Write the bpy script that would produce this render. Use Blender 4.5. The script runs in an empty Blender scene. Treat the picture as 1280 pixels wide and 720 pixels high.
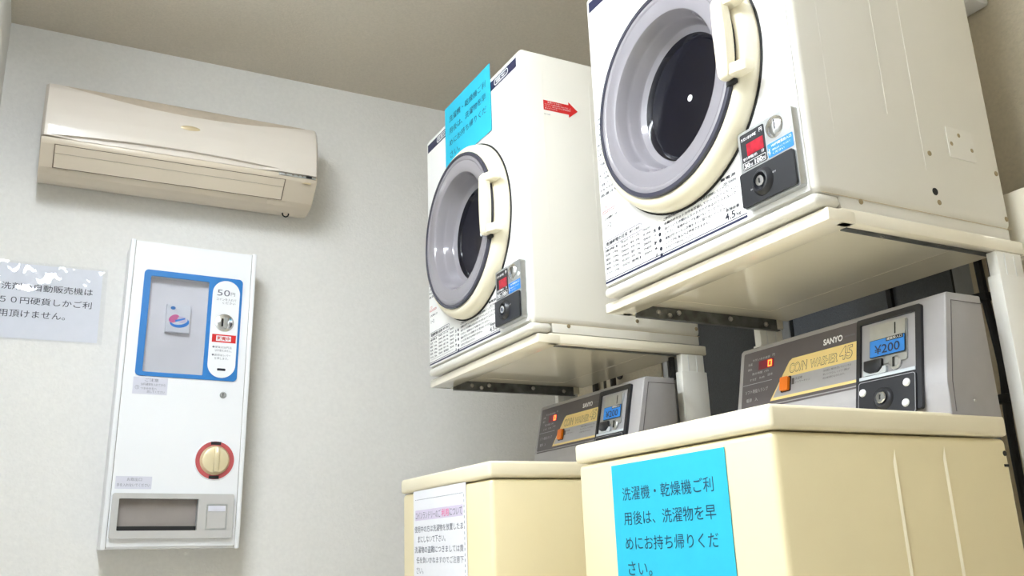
import bpy, bmesh, math, random
from mathutils import Vector, Matrix
random.seed(7)
S = bpy.context.scene
COL = S.collection

# ------------------------------------------------------------------ camera, world, exposure
Z0 = 0.70                                   # height of the lens datum above the floor
yaw, pitch, roll, FPX = 0.4975, 0.2804, -0.0386, 1132.14
fwd = Vector((math.sin(yaw)*math.cos(pitch), math.cos(yaw)*math.cos(pitch), math.sin(pitch)))
rt0 = Vector((math.cos(yaw), -math.sin(yaw), 0)); up0 = rt0.cross(fwd)
rt = math.cos(roll)*rt0 + math.sin(roll)*up0
up = -math.sin(roll)*rt0 + math.cos(roll)*up0
cd = bpy.data.cameras.new('camera'); cam = bpy.data.objects.new('camera', cd); COL.objects.link(cam)
m = Matrix((rt, up, -fwd)).transposed().to_4x4(); m.translation = Vector((-1.038, -0.9196, 0.0057+Z0))
cam.matrix_world = m
cd.sensor_width = 36; cd.lens = 36*FPX/1280; cd.clip_start = 0.02
S.camera = cam
w = bpy.data.worlds.new('world'); S.world = w; w.use_nodes = True
w.node_tree.nodes['Background'].inputs[0].default_value = (0.8, 0.85, 0.9, 1)
w.node_tree.nodes['Background'].inputs[1].default_value = 0.05
S.view_settings.view_transform = 'Standard'; S.view_settings.look = 'None'
S.view_settings.gamma = 1; S.view_settings.use_curve_mapping = False
S.view_settings.exposure = 1.23
LAMP = 27.0

# ------------------------------------------------------------------ materials
def lin(c):
    c = c/255.0
    return c/12.92 if c <= 0.04045 else ((c+0.055)/1.055)**2.4
def rgb(*c): return (lin(c[0]), lin(c[1]), lin(c[2]), 1)
MATS = {}
def mat(name, col, rough=0.5, metal=0.0, var=0.05, scale=18, bump=0.0, bscale=200, coat=0.0, emit=0, trans=0.0, spec=None, aniso=None):
    mt = bpy.data.materials.new(name); mt.use_nodes = True
    nt = mt.node_tree; b = nt.nodes['Principled BSDF']
    tc = nt.nodes.new('ShaderNodeTexCoord'); n = nt.nodes.new('ShaderNodeTexNoise')
    n.inputs['Scale'].default_value = scale; n.inputs['Detail'].default_value = 4
    if aniso:
        mp = nt.nodes.new('ShaderNodeMapping'); mp.inputs['Scale'].default_value = aniso
        nt.links.new(tc.outputs['Object'], mp.inputs[0]); nt.links.new(mp.outputs[0], n.inputs['Vector'])
    else:
        nt.links.new(tc.outputs['Object'], n.inputs['Vector'])
    r = nt.nodes.new('ShaderNodeValToRGB')
    c = rgb(*col)
    r.color_ramp.elements[0].position = 0.3; r.color_ramp.elements[1].position = 0.7
    r.color_ramp.elements[0].color = tuple(x*(1-var) for x in c[:3])+(1,)
    r.color_ramp.elements[1].color = tuple(min(1, x*(1+var)) for x in c[:3])+(1,)
    nt.links.new(n.outputs['Fac'], r.inputs[0]); nt.links.new(r.outputs[0], b.inputs['Base Color'])
    b.inputs['Roughness'].default_value = rough; b.inputs['Metallic'].default_value = metal
    b.inputs['Coat Weight'].default_value = coat; b.inputs['Coat Roughness'].default_value = 0.08
    b.inputs['Transmission Weight'].default_value = trans
    if spec is not None: b.inputs['Specular IOR Level'].default_value = spec
    if emit:
        b.inputs['Emission Color'].default_value = c; b.inputs['Emission Strength'].default_value = emit
    if bump:
        n2 = nt.nodes.new('ShaderNodeTexNoise'); n2.inputs['Scale'].default_value = bscale; n2.inputs['Detail'].default_value = 3
        nt.links.new(tc.outputs['Object'], n2.inputs['Vector'])
        bp = nt.nodes.new('ShaderNodeBump'); bp.inputs['Strength'].default_value = bump; bp.inputs['Distance'].default_value = 0.004
        nt.links.new(n2.outputs['Fac'], bp.inputs['Height']); nt.links.new(bp.outputs[0], b.inputs['Normal'])
    MATS[name] = mt
    return mt
mat('wallpaper', (236, 234, 230), 0.85, var=0.025, scale=90, bump=0.35, bscale=160)
mat('wall_beige', (214, 203, 180), 0.85, var=0.05, scale=120, bump=0.35, bscale=160)  # beige colour of the machine wall itself
mat('ceiling_paper', (214, 205, 190), 0.9, var=0.05, scale=140, bump=0.3, bscale=170)
mat('floor_vinyl', (222, 217, 208), 0.45, var=0.06, scale=30)
mat('dryer_cream', (236, 232, 222), 0.32, var=0.012, scale=6, coat=0.15)
mat('panel_white', (240, 239, 236), 0.38, var=0.01, scale=6)
mat('ring_cream', (243, 234, 208), 0.35, var=0.015, scale=9, coat=0.2)
mat('washer_cream', (240, 225, 182), 0.35, var=0.02, scale=7, coat=0.15)
mat('washer_lid_cream', (243, 232, 202), 0.33, var=0.015, scale=7, coat=0.15)
mat('stand_cream', (248, 240, 220), 0.14, var=0.015, scale=9, coat=0.6)
mat('stand_grey', (248, 246, 240), 0.4, var=0.015, scale=9)
mat('galvanised', (112, 114, 114), 0.45, metal=0.7, var=0.35, scale=35)
mat('bolt', (190, 188, 182), 0.3, metal=0.9, var=0.1)
mat('screw', (166, 150, 118), 0.4, metal=0.6, var=0.1)
mat('glass_lilac', (142, 138, 144), 0.12, var=0.03, scale=5, coat=0.6)
mat('glass_dark', (17, 17, 26), 0.1, var=0.1, scale=6, spec=0.3)
mat('rim_dark', (62, 62, 74), 0.25, var=0.05)
mat('rubber', (20, 20, 21), 0.6, var=0.1)
mat('black_plastic', (32, 33, 38), 0.35, var=0.08)
mat('navy', (38, 42, 76), 0.4, var=0.05)
mat('ink', (34, 36, 50), 0.7, var=0.05)
mat('ink_grey', (120, 122, 134), 0.7, var=0.05)
mat('ink_red', (205, 78, 78), 0.7, var=0.05)
mat('ink_white', (240, 240, 240), 0.6, var=0.02)
mat('ink_notice', (30, 72, 96), 0.7, var=0.05)
mat('silver', (186, 188, 188), 0.3, metal=0.75, var=0.06, scale=60)
mat('chrome', (210, 212, 214), 0.14, metal=1.0, var=0.03)
mat('led_red', (164, 12, 38), 0.3, var=0.4, scale=70, emit=0.1)
mat('led_dark', (120, 16, 36), 0.3, var=0.2, scale=60, emit=0.06)
mat('led_digit', (255, 84, 30), 0.3, var=0.02, emit=3.5)
mat('label_blue', (30, 128, 212), 0.5, var=0.03)
mat('sticker_blue', (48, 138, 226), 0.45, var=0.03)
mat('paper_blue', (40, 182, 212), 0.75, var=0.02, scale=40)
mat('paper_white', (236, 236, 240), 0.7, var=0.01, scale=40)
mat('panel_grey', (166, 163, 164), 0.4, var=0.03, scale=30)
mat('panel_taupe', (92, 86, 88), 0.4, var=0.03, scale=30)
mat('panel_silver', (176, 175, 180), 0.35, metal=0.2, var=0.03, scale=40)
mat('panel_yellow', (238, 212, 142), 0.4, var=0.02)
mat('button_orange', (238, 124, 18), 0.35, var=0.05)
mat('clear_plastic', (205, 212, 218), 0.1, var=0.02, coat=0.6)
mat('ac_cream', (222, 213, 202), 0.3, var=0.012, scale=6, coat=0.2)
mat('ac_lower', (216, 203, 184), 0.35, var=0.012, scale=6, coat=0.1)
mat('ink_pale', (196, 194, 196), 0.6, var=0.03)
mat('ac_scoop', (196, 182, 164), 0.6, var=0.05, scale=60)
mat('ac_line', (120, 106, 90), 0.6, var=0.05)
mat('badge', (206, 188, 152), 0.35, metal=0.4, var=0.05)
mat('vend_white', (242, 243, 246), 0.32, var=0.008, scale=6, coat=0.2)
mat('vend_inner', (236, 233, 236), 0.6, var=0.015)
mat('vend_blue', (38, 122, 196), 0.4, var=0.04)
mat('vend_tray', (196, 194, 192), 0.4, var=0.03)
mat('vend_dark', (150, 142, 138), 0.5, var=0.05)
mat('knob_cream', (228, 214, 176), 0.3, metal=0.2, var=0.03)
mat('ring_red', (186, 82, 84), 0.5, var=0.05)
mat('label_lilac', (214, 214, 226), 0.6, var=0.02)
mat('sticker_red', (214, 34, 36), 0.4, var=0.04)
mat('pink', (232, 120, 170), 0.6, var=0.04)
mat('aluminium', (176, 178, 180), 0.35, metal=0.6, var=0.05)
mat('pane_frosted', (88, 91, 97), 0.3, var=0.12, scale=220, bump=0.4, bscale=260)
mat('pipe_dark', (50, 46, 42), 0.5, var=0.15, scale=40)
mat('white_plastic', (236, 236, 234), 0.4, var=0.01)
mat('lamp_diffuser', (238, 247, 255), 0.5, var=0.001, emit=LAMP)
mat('highlight_lilac', (218, 208, 228), 0.7, var=0.03)

# ------------------------------------------------------------------ mesh helpers
def link(name, me, mt=None, parent=None, smooth=True, angle=35):
    if mt is not None:
        me.materials.clear(); me.materials.append(MATS[mt])
    if smooth:
        me.shade_smooth(); me.set_sharp_from_angle(angle=math.radians(angle))
    me.name = name
    o = bpy.data.objects.new(name, me); COL.objects.link(o)
    if parent: o.parent = parent
    return o
def bm_done(bm):
    bmesh.ops.recalc_face_normals(bm, faces=bm.faces)
    me = bpy.data.meshes.new('m'); bm.to_mesh(me); bm.free(); return me
def add_box(bm, lo, hi, bev=0.0, seg=2):
    vs = [bm.verts.new((x, y, z)) for x in (lo[0], hi[0]) for y in (lo[1], hi[1]) for z in (lo[2], hi[2])]
    fs = [bm.faces.new([vs[i] for i in q]) for q in ((0,1,3,2),(4,6,7,5),(0,4,5,1),(2,3,7,6),(0,2,6,4),(1,5,7,3))]
    if bev > 0:
        es = set(e for f in fs for e in f.edges)
        bmesh.ops.bevel(bm, geom=list(es), offset=bev, segments=seg, profile=0.5, affect='EDGES')
def box(lo, hi, bev=0.0, seg=2):
    bm = bmesh.new(); add_box(bm, lo, hi, bev, seg); return bm_done(bm)
def boxes(lst):
    bm = bmesh.new()
    for b in lst: add_box(bm, *b)
    return bm_done(bm)
def add_prism(bm, pts, vec, bev=0.0):
    vec = Vector(vec)
    a = [bm.verts.new(p) for p in pts]; b = [bm.verts.new(Vector(p)+vec) for p in pts]
    n = len(pts)
    fs = [bm.faces.new(a), bm.faces.new(list(reversed(b)))]
    for i in range(n): fs.append(bm.faces.new((a[i], b[i], b[(i+1) % n], a[(i+1) % n])))
    if bev > 0:
        es = set(e for f in fs for e in f.edges)
        bmesh.ops.bevel(bm, geom=list(es), offset=bev, segments=2, profile=0.5, affect='EDGES')
def prism(pts, vec, bev=0.0):
    bm = bmesh.new(); add_prism(bm, pts, vec, bev); return bm_done(bm)
def add_lathe(bm, prof, O, ax, n=48, a0=0, a1=2*math.pi, closed=True):
    """prof: list of (r, h): radius about the axis ax through O, height along ax"""
    ax = Vector(ax).normalized(); O = Vector(O)
    e1 = ax.orthogonal().normalized(); e2 = ax.cross(e1)
    rings = []
    for r, h in prof:
        if r < 1e-6: rings.append([bm.verts.new(O+ax*h)])
        else: rings.append([bm.verts.new(O+ax*h+r*(math.cos(a0+(a1-a0)*k/n)*e1+math.sin(a0+(a1-a0)*k/n)*e2)) for k in range(n)])
    for i in range(len(rings)-1):
        A, B = rings[i], rings[i+1]
        for k in range(n):
            k2 = (k+1) % n
            if len(A) == 1 and len(B) == 1: continue
            if len(A) == 1: bm.faces.new((A[0], B[k2], B[k]))
            elif len(B) == 1: bm.faces.new((A[k], A[k2], B[0]))
            else: bm.faces.new((A[k], A[k2], B[k2], B[k]))
def lathe(prof, O, ax, n=48):
    bm = bmesh.new(); add_lathe(bm, prof, O, ax, n); return bm_done(bm)
def add_tube(bm, path, r, n=10):
    P = [Vector(p) for p in path]; rings = []
    prev = None
    for i, p in enumerate(P):
        t = (P[min(i+1, len(P)-1)]-P[max(i-1, 0)]).normalized()
        e1 = t.orthogonal().normalized() if prev is None else (prev-t*prev.dot(t)).normalized()
        prev = e1; e2 = t.cross(e1)
        rings.append([bm.verts.new(p+r*(math.cos(2*math.pi*k/n)*e1+math.sin(2*math.pi*k/n)*e2)) for k in range(n)])
    for A, B in zip(rings, rings[1:]):
        for k in range(n): bm.faces.new((A[k], A[(k+1) % n], B[(k+1) % n], B[k]))
    bm.faces.new(rings[0]); bm.faces.new(list(reversed(rings[-1])))
def tube(path, r, n=10):
    bm = bmesh.new(); add_tube(bm, path, r, n); return bm_done(bm)
def smooth_path(pts, k=6):
    P = [Vector(p) for p in pts]; out = []
    for i in range(len(P)-1):
        p0, p1, p2, p3 = P[max(i-1, 0)], P[i], P[i+1], P[min(i+2, len(P)-1)]
        for j in range(k):
            t = j/k
            out.append(0.5*((2*p1)+(-p0+p2)*t+(2*p0-5*p1+4*p2-p3)*t*t+(-p0+3*p1-3*p2+p3)*t**3))
    out.append(P[-1]); return out

_txt = {}
def text2d(s, bold=0.0, italic=0.0):
    key = (s, bold, italic)
    if key not in _txt:
        c = bpy.data.curves.new('t', 'FONT'); c.body = s; c.size = 1; c.offset = bold; c.shear = italic
        c.resolution_u = 3; c.fill_mode = 'FRONT'
        o = bpy.data.objects.new('t', c); COL.objects.link(o)
        bpy.context.view_layer.update()
        me = bpy.data.meshes.new_from_object(o.evaluated_get(bpy.context.evaluated_depsgraph_get()))
        vs = [v.co.copy() for v in me.vertices]; fs = [tuple(p.vertices) for p in me.polygons]
        bpy.data.objects.remove(o); bpy.data.curves.remove(c); bpy.data.meshes.remove(me)
        x0 = min(v.x for v in vs); x1 = max(v.x for v in vs); y0 = min(v.y for v in vs); y1 = max(v.y for v in vs)
        _txt[key] = ([((v.x-x0)/(x1-x0), (v.y-y0)/(y1-y0)) for v in vs], fs, (x1-x0), (y1-y0))
    return _txt[key]

class Frame:
    """a plane with origin O, axes u (viewer's right), v (up) and outward normal n"""
    def __init__(s, O, u, v, n): s.O = Vector(O); s.u = Vector(u).normalized(); s.v = Vector(v).normalized(); s.n = Vector(n).normalized()
    def p(s, a, b, c=0.0): return s.O+a*s.u+b*s.v+c*s.n
    def add_rect(s, bm, a0, a1, b0, b1, c0, c1, bev=0.0):
        add_prism(bm, [s.p(a0, b0, c0), s.p(a1, b0, c0), s.p(a1, b1, c0), s.p(a0, b1, c0)], s.n*(c1-c0), bev)
    def rect(s, a0, a1, b0, b1, c0, c1, bev=0.0):
        bm = bmesh.new(); s.add_rect(bm, a0, a1, b0, b1, c0, c1, bev); return bm_done(bm)
    def poly(s, pts, c0, c1, bev=0.0): return prism([s.p(a, b, c0) for a, b in pts], s.n*(c1-c0), bev)
    def rrect(s, a0, a1, b0, b1, c0, c1, r, k=6):
        return s.poly(rounded(a0, a1, b0, b1, r, k), c0, c1)
    def lathe(s, a, b, prof, n=32): return lathe(prof, s.p(a, b), s.n, n)
    def add_text(s, bm, t, a0, a1, b0, b1, c=0.0004, bold=0.0, italic=0.0):
        P, F, _, _ = text2d(t, bold, italic)
        vs = [bm.verts.new(s.p(a0+x*(a1-a0), b0+y*(b1-b0), c)) for x, y in P]
        for f in F:
            try: bm.faces.new([vs[i] for i in f])
            except ValueError: pass
    def texts(s, items, c=0.0004):
        bm = bmesh.new()
        for it in items: s.add_text(bm, *it[:5], c=c, bold=(it[5] if len(it) > 5 else 0.0), italic=(it[6] if len(it) > 6 else 0.0))
        me = bpy.data.meshes.new('t'); bm.to_mesh(me); bm.free(); return me
def rounded(a0, a1, b0, b1, r, k=6):
    out = []
    for cx, cy, st in ((a1-r, b0+r, -90), (a1-r, b1-r, 0), (a0+r, b1-r, 90), (a0+r, b0+r, 180)):
        for i in range(k+1):
            t = math.radians(st+90*i/k); out.append((cx+r*math.cos(t), cy+r*math.sin(t)))
    return out
def frame_mesh(F, outer, inner, c0, c1):
    """flat ring between two loops with the same number of points, with thickness"""
    bm = bmesh.new(); n = len(outer)
    L = [[bm.verts.new(F.p(a, b, c)) for a, b in lp] for c in (c0, c1) for lp in (outer, inner)]
    for i in range(n):
        j = (i+1) % n
        bm.faces.new((L[2][i], L[2][j], L[3][j], L[3][i])); bm.faces.new((L[0][i], L[1][i], L[1][j], L[0][j]))
        bm.faces.new((L[0][i], L[0][j], L[2][j], L[2][i])); bm.faces.new((L[1][i], L[3][i], L[3][j], L[1][j]))
    return bm_done(bm)
def boolean(me, cutter):
    a = bpy.data.objects.new('a', me); b = bpy.data.objects.new('b', cutter); COL.objects.link(a); COL.objects.link(b)
    md = a.modifiers.new('b', 'BOOLEAN'); md.operation = 'DIFFERENCE'; md.object = b; md.solver = 'EXACT'
    bpy.context.view_layer.update()
    r = bpy.data.meshes.new_from_object(a.evaluated_get(bpy.context.evaluated_depsgraph_get()))
    bpy.data.objects.remove(a); bpy.data.objects.remove(b); return r
def thing(name, label, cat, loc=(0, 0, 0), group=None, rot=(0, 0, 0)):
    o = bpy.data.objects.new(name, None); COL.objects.link(o); o.empty_display_size = 0.05
    o.location = loc; o.rotation_euler = rot; tag(o, label, cat, group); return o
def tag(o, label, cat=None, group=None):
    o['label'] = label
    if cat: o['category'] = cat
    if group: o['group'] = group
    return o
def struct(o, label=None):
    o['kind'] = 'structure'
    if label: o['label'] = label
    return o
def copy_tree(o, parent=None):
    c = o.copy(); COL.objects.link(c); c.parent = parent
    for ch in list(o.children): copy_tree(ch, c)
    return c

# ------------------------------------------------------------------ the room
WY, WX, CZ = 1.93, 0.72, 1.612+Z0          # air conditioner wall, machine wall, ceiling
PX = -1.20                                 # wall beside the air conditioner
LX, FY = -1.50, -2.8
struct(link('floor', box((LX-.1, FY-.1, -.1), (WX+.1, WY+.1, 0)), 'floor_vinyl', smooth=False), 'grey vinyl floor of the laundry room')
struct(link('ceiling', box((LX-.1, FY-.1, CZ), (WX+.1, WY+.1, CZ+.1)), 'ceiling_paper', smooth=False), 'beige papered ceiling above the machines')
struct(link('wall_back', box((PX-.1, WY, 0), (WX+.1, WY+.1, CZ)), 'wallpaper', smooth=False), 'white papered wall carrying the air conditioner')
struct(link('wall_left', boxes([((LX-.1, .85, 0), (PX, WY+.1, CZ)), ((LX-.1, FY, 0), (LX, .85, CZ))]), 'wallpaper', smooth=False), 'papered wall at the far left corner')
struct(link('wall_front', box((LX-.1, FY-.1, 0), (WX+.1, FY, CZ)), 'wallpaper', smooth=False), 'papered wall behind the viewer')
WIN = (0.254, 1.349, 0.10+Z0, 1.08+Z0)
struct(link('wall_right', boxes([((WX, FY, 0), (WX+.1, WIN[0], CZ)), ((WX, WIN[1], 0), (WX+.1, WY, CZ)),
      ((WX, WIN[0], 0), (WX+.1, WIN[1], WIN[2])), ((WX, WIN[0], WIN[3]), (WX+.1, WIN[1], CZ))]), 'wall_beige', smooth=False), 'beige wall behind the washers and dryers')
# window in the machine wall: aluminium frame, two sashes, frosted panes
win = bpy.data.objects.new('window_1', None); COL.objects.link(win); struct(win, 'dark frosted window behind the machines')
y0, y1, z0, z1 = WIN
fr = .026
link('window_frame', boxes([((WX+.005, y0, z0), (WX+.095, y0+fr, z1)), ((WX+.005, y1-fr, z0), (WX+.095, y1, z1)),
     ((WX+.005, y0+fr, z0), (WX+.095, y1-fr, z0+fr)), ((WX+.005, y0+fr, z1-fr), (WX+.095, y1-fr, z1))]), 'aluminium', win, smooth=False)
ym = .82
for a, b, x in ((y0+fr, ym+.02, WX+.02), (ym-.02, y1-fr, WX+.055)):
    s = link('sash', boxes([((x, a, z0+fr), (x+.025, a+.03, z1-fr)), ((x, b-.03, z0+fr), (x+.025, b, z1-fr)),
        ((x, a+.03, z0+fr), (x+.025, b-.03, z0+fr+.045)), ((x, a+.03, z1-fr-.045), (x+.025, b-.03, z1-fr))]), 'aluminium', win, smooth=False)
    link('pane', box((x+.009, a+.03, z0+fr+.045), (x+.015, b-.03, z1-fr-.045)), 'pane_frosted', s, smooth=False)
    link('gasket', boxes([((x+.004, a+.03, z0+fr+.045), (x+.02, a+.038, z1-fr-.045)), ((x+.004, b-.038, z0+fr+.045), (x+.02, b-.03, z1-fr-.045))]), 'rubber', s, smooth=False)
link('wire_bar', box((WX+.018, .476, z0+.08), (WX+.028, .489, z1-.08)), 'rubber', win, smooth=False)

# ceiling lamps (above and behind the viewer)
def lamp(x, ya, yb, label):
    t = thing('ceiling_lamp', label, 'lamp', (x, (ya+yb)/2, CZ))
    L = (yb-ya)/2
    link('housing', box((-.10, -L, -.035), (.10, L, 0), .006), 'white_plastic', t)
    link('diffuser', box((-.075, -L+.02, -.075), (.075, L-.02, -.035), .012), 'lamp_diffuser', t)
lamp(-1.10, -.70, .82, 'long fluorescent ceiling lamp above the viewer')

# ------------------------------------------------------------------ coin dryer (local: x back, y left, z up from lip)
W, D, H = 0.59, 0.483, 0.713
def make_dryer():
    t = thing('coin_dryer', 'd', 'dryer')
    DC = (.300, .330)
    cut = lathe([(0, -.1), (.20, -.1), (.20, .10), (0, .10)], (0, DC[0], DC[1]), (1, 0, 0), 64)
    bm = bmesh.new(); add_box(bm, (0, 0, .020), (D, W, H), .013, 3)
    body = boolean(bm_done(bm), cut)
    link('body', body, 'dryer_cream', t)
    F = Frame((0, W, 0), (0, -1, 0), (0, 0, 1), (-1, 0, 0)); U = lambda y: W-y
    # lower lip of the front
    link('lower_lip', box((-.002, .001, 0), (.055, W-.001, .0205), .0098, 4), 'dryer_cream', t)
    link('base_frame', box((.057, .006, 0), (D-.004, W-.006, .022), .001), 'dryer_cream', t)
    # white printed front sheet, around the door
    n = 64; outer = rounded(.012, W-.010, .024, H-.012, .006, 15)
    a = [(U(DC[0])+.229*math.cos(math.atan2(q[1]-DC[1], q[0]-U(DC[0]))), DC[1]+.229*math.sin(math.atan2(q[1]-DC[1], q[0]-U(DC[0])))) for q in outer]
    outer2 = []; inner2 = []
    # resample so the ring is even in angle
    for k in range(96):
        th = 2*math.pi*k/96; c, s_ = math.cos(th), math.sin(th)
        ux = U(DC[0]); tt = 9
        if c > 1e-9: tt = min(tt, (W-.010-ux)/c)
        if c < -1e-9: tt = min(tt, (.012-ux)/c)
        if s_ > 1e-9: tt = min(tt, (H-.012-DC[1])/s_)
        if s_ < -1e-9: tt = min(tt, (.024-DC[1])/s_)
        outer2.append([ux+tt*c, DC[1]+tt*s_]); inner2.append((ux+.222*c, DC[1]+.222*s_))
    for cx, cy in ((.012, .024), (W-.010, .024), (.012, H-.012), (W-.010, H-.012)):
        q = min(outer2, key=lambda e: (e[0]-cx)**2+(e[1]-cy)**2); q[0], q[1] = cx, cy
    sheet = link('front_sheet', frame_mesh(F, [tuple(q) for q in outer2], inner2, .0002, .0012), 'panel_white', t, smooth=False)
    T = .0016
    # header strip with two pills
    hs = link('header_strip', F.rect(.018, W-.018, .668, .693, .0012, .0018), 'navy', t, smooth=False)
    for ya, yb, s in ((.135, .060, '電気'), (.505, .435, '乾燥機')):
        link('badge', frame_mesh(F, rounded(U(ya), U(yb), .672, .689, .0075), rounded(U(ya)+.002, U(yb)-.002, .674, .687, .006), .0018, .0024), 'ink_white', hs, smooth=False)
        link('badge_text', F.texts([(s, U(ya)+.009, U(yb)-.009, .6755, .6855, .01)], .0022), 'ink_white', hs, smooth=False)
    for q in (('衣類乾燥機', U(.40), U(.33), .676, .685),): link('header_text', F.texts([q], .0022), 'ink_white', hs, smooth=False)
    # printed lines and instructions
    link('navy_lines', boxes([((-.0018, .150, .0285), (-.0012, .578, .0325)), ((-.0018, .150, .0350), (-.0012, .578, .0362))]), 'navy', t, smooth=False)
    items = [('乾燥時間の目安', U(.567), U(.490), .1075, .1165), ('（標準の場合）', U(.485), U(.447), .1090, .1150)]
    rows = ['衣類の種類と量', '化繊　1.0kg', '混紡　2.0kg', '木綿　3.0kg', '厚手　4.5kg', 'タオル　2.5kg']
    mins = ['約20分', '約40分', '約60分', '約90分', '約120分', '約50分']
    for i in range(6):
        z = .095-.0098*i
        items.append((rows[i], U(.573), U(.528), z, z+.0062)); items.append((mins[i], U(.515), U(.490), z+.002, z+.0075)); 
        items.append((rows[5-i], U(.483), U(.452), z+.001, z+.007)); items.append((mins[5-i], U(.440), U(.415), z+.003, z+.0085))
    lines = ['ご使用の前に、糸くずフィルターを必ず掃除してください。', '衣類のポケットの中を確認してから入れてください。', '油のついた衣類は火災のおそれがあるので入れないで', 'ください。乾燥中はドアを開けないでください。', '運転が終わったら衣類をすぐに取り出してください。', '１００円硬貨以外は使用できません。', 'お子様だけで使わせないでください。']
    for i, s in enumerate(lines):
        z = .0975-.0095*i; r = (.180, .165, .170, .205, .19, .245, .285)[i]
        items.append((s, U(.372), U(r), z, z+.0058))
    for i, s in enumerate(['洗', '濯', '乾', '燥', '注']):
        items.append((s, U(.406), U(.398), .084-.0125*i, .092-.0125*i, .012))
    items += [('乾燥容量', U(.200), U(.166), .054, .060), ('4.5', U(.204), U(.178), .039, .052), ('kg', U(.175), U(.164), .039, .046)]
    items += [('■電源', U(.205), U(.166), .112, .118), ('100V 50/60Hz', U(.200), U(.166), .103, .108)]
    left = ['ご使用方法', '1.洗濯物を入れます', '2.ドアを閉めます', '3.硬貨を入れます', 'スイッチを押す', '乾燥が始まります', '残り時間を表示', '4.乾燥終了', 'ブザーでお知らせ', 'ドアを開けます', '5.フィルター掃除', '糸くずを取る', '6.ドアを閉める', 'ご注意ください', '手を入れない', '高温注意']
    for i, s in enumerate(left):
        z = .395-.0117*i; r = .520 if z > .30 else (.526-.0 if z > .24 else .505)
        r = max(r, DC[0]+math.sqrt(max(0, .236**2-(z-DC[1])**2))) if abs(z-DC[1]) < .236 else r
        items.append((s, U(.576), U(r+.002), z, z+.0062))
    items += [('上手な乾燥のしかた', U(.570), U(.520), .165, .171), ('1－2', U(.566), U(.545), .146, .156)]
    items = [q[:5]+((q[5] if len(q) > 5 else 0)+.016,) for q in items]
    for i in range(5): items.append(('●', U(.391), U(.383), .084-.0125*i+(-.004 if i > 2 else 0), .092-.0125*i+(-.004 if i > 2 else 0), .03))
    link('instruction_print', F.texts(items, T), 'ink', t, smooth=False)
    pr = link('red_print', F.texts([('ご注意', U(.573), U(.556), .189, .196)], T), 'ink_red', t, smooth=False)
    link('red_outline', frame_mesh(F, rounded(U(.574), U(.528), .181, .186, .0022), rounded(U(.573), U(.529), .182, .185, .0012), .0012, .0017), 'ink_red', pr, smooth=False)
    link('table_rules', F.texts([('＿', U(.57), U(.42), .0425, .0432)], T), 'ink_grey', t, smooth=False)
    link('heading_outline', frame_mesh(F, rounded(U(.574), U(.441), .1035, .1195, .0075), rounded(U(.573), U(.442), .1045, .1185, .0066), .0012, .0017), 'ink_grey', t, smooth=False)
    # door: cream ring, its shadow outline painted as a black band, smoky bowl window with dark bottom, handle
    O = (0, DC[0], DC[1]); X = (-1, 0, 0)
    door = link('door', lathe([(.205, -.004), (.226, -.004), (.229, .002), (.2285, .014), (.224, .027), (.215, .0345), (.207, .0365), (.203, .035), (.203, .004), (.205, -.004)], O, X, 96), 'ring_cream', t)
    link('ring_shadow', lathe([(.2285, .0012), (.2325, .0012), (.2325, .0040), (.2285, .0040), (.2285, .0012)], O, X, 96), 'rubber', t)
    link('glass_rim', lathe([(.2035, .030), (.2055, .0385), (.2035, .0425), (.1985, .0435), (.1955, .0425), (.1945, .037), (.2035, .030)], O, X, 96), 'rim_dark', door)
    link('door_window', lathe([(.1960, .0405), (.1900, .0425), (.1860, .0418), (.1840, .0400), (.1700, .0396), (.1600, .0390), (.1545, .0370), (.1505, .0310), (.1470, .0160), (.1440, .010), (.1425, .008), (.1380, -.008), (.1330, -.016), (.1270, -.0205), (.1210, -.0215), (.1210, -.024), (.1960, .036), (.1960, .0405)], O, X, 96), 'glass_lilac', door)
    link('door_glass', lathe([(.1235, -.019), (.1195, -.0205), (.1140, -.0265), (.09, -.030), (0, -.032), (0, -.036), (.1235, -.030), (.1235, -.019)], O, X, 96), 'glass_dark', door)
    link('glass_button', lathe([(0, -.030), (.0065, -.0305), (.0065, -.034), (0, -.034)], O, X, 20), 'white_plastic', door)
    # handle at the right-hand side of the ring: cap bar on two arms with an open pocket
    bm = bmesh.new()
    prof = []
    zs = [-.078, -.070, -.045, -.02, .0, .02, .045, .070, .078]
    def bar(z, k):  # cross-section rectangle at height z
        bow = .006*(1-(z/.078)**2)
        ya, yb = .118-bow*.2, .094-bow*1.2
        xa, xb = -.046, -.064-bow*.5
        if k: xa, xb, ya, yb = -.048, -.061, ya-.003, yb+.003
        return [(xa, ya, DC[1]+z), (xb, ya, DC[1]+z), (xb, yb, DC[1]+z), (xa, yb, DC[1]+z)]
    rings = [[bm.verts.new(p) for p in bar(z, i in (0, len(zs)-1))] for i, z in enumerate(zs)]
    for A, B in zip(rings, rings[1:]):
        for k in range(4): bm.faces.new((A[k], A[(k+1) % 4], B[(k+1) % 4], B[k]))
    bm.faces.new(rings[0]); bm.faces.new(list(reversed(rings[-1])))
    for e in (-1, 1):
        add_prism(bm, [(-.030, .062, DC[1]+e*.056), (-.050, .066, DC[1]+e*.056), (-.060, .090, DC[1]+e*.056), (-.060, .114, DC[1]+e*.056), (-.034, .116, DC[1]+e*.056)], (0, 0, e*.020))
    add_box(bm, (-.048, .108, DC[1]-.066), (-.034, .120, DC[1]+.066))
    bmesh.ops.bevel(bm, geom=list(bm.edges), offset=.003, segments=2, profile=.5, affect='EDGES')
    link('handle', bm_done(bm), 'ring_cream', door)
    link('handle_pad', box((-.037, .1205, DC[1]-.084), (-.045, .098, DC[1]-.074), .002), 'rubber', door)
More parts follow.
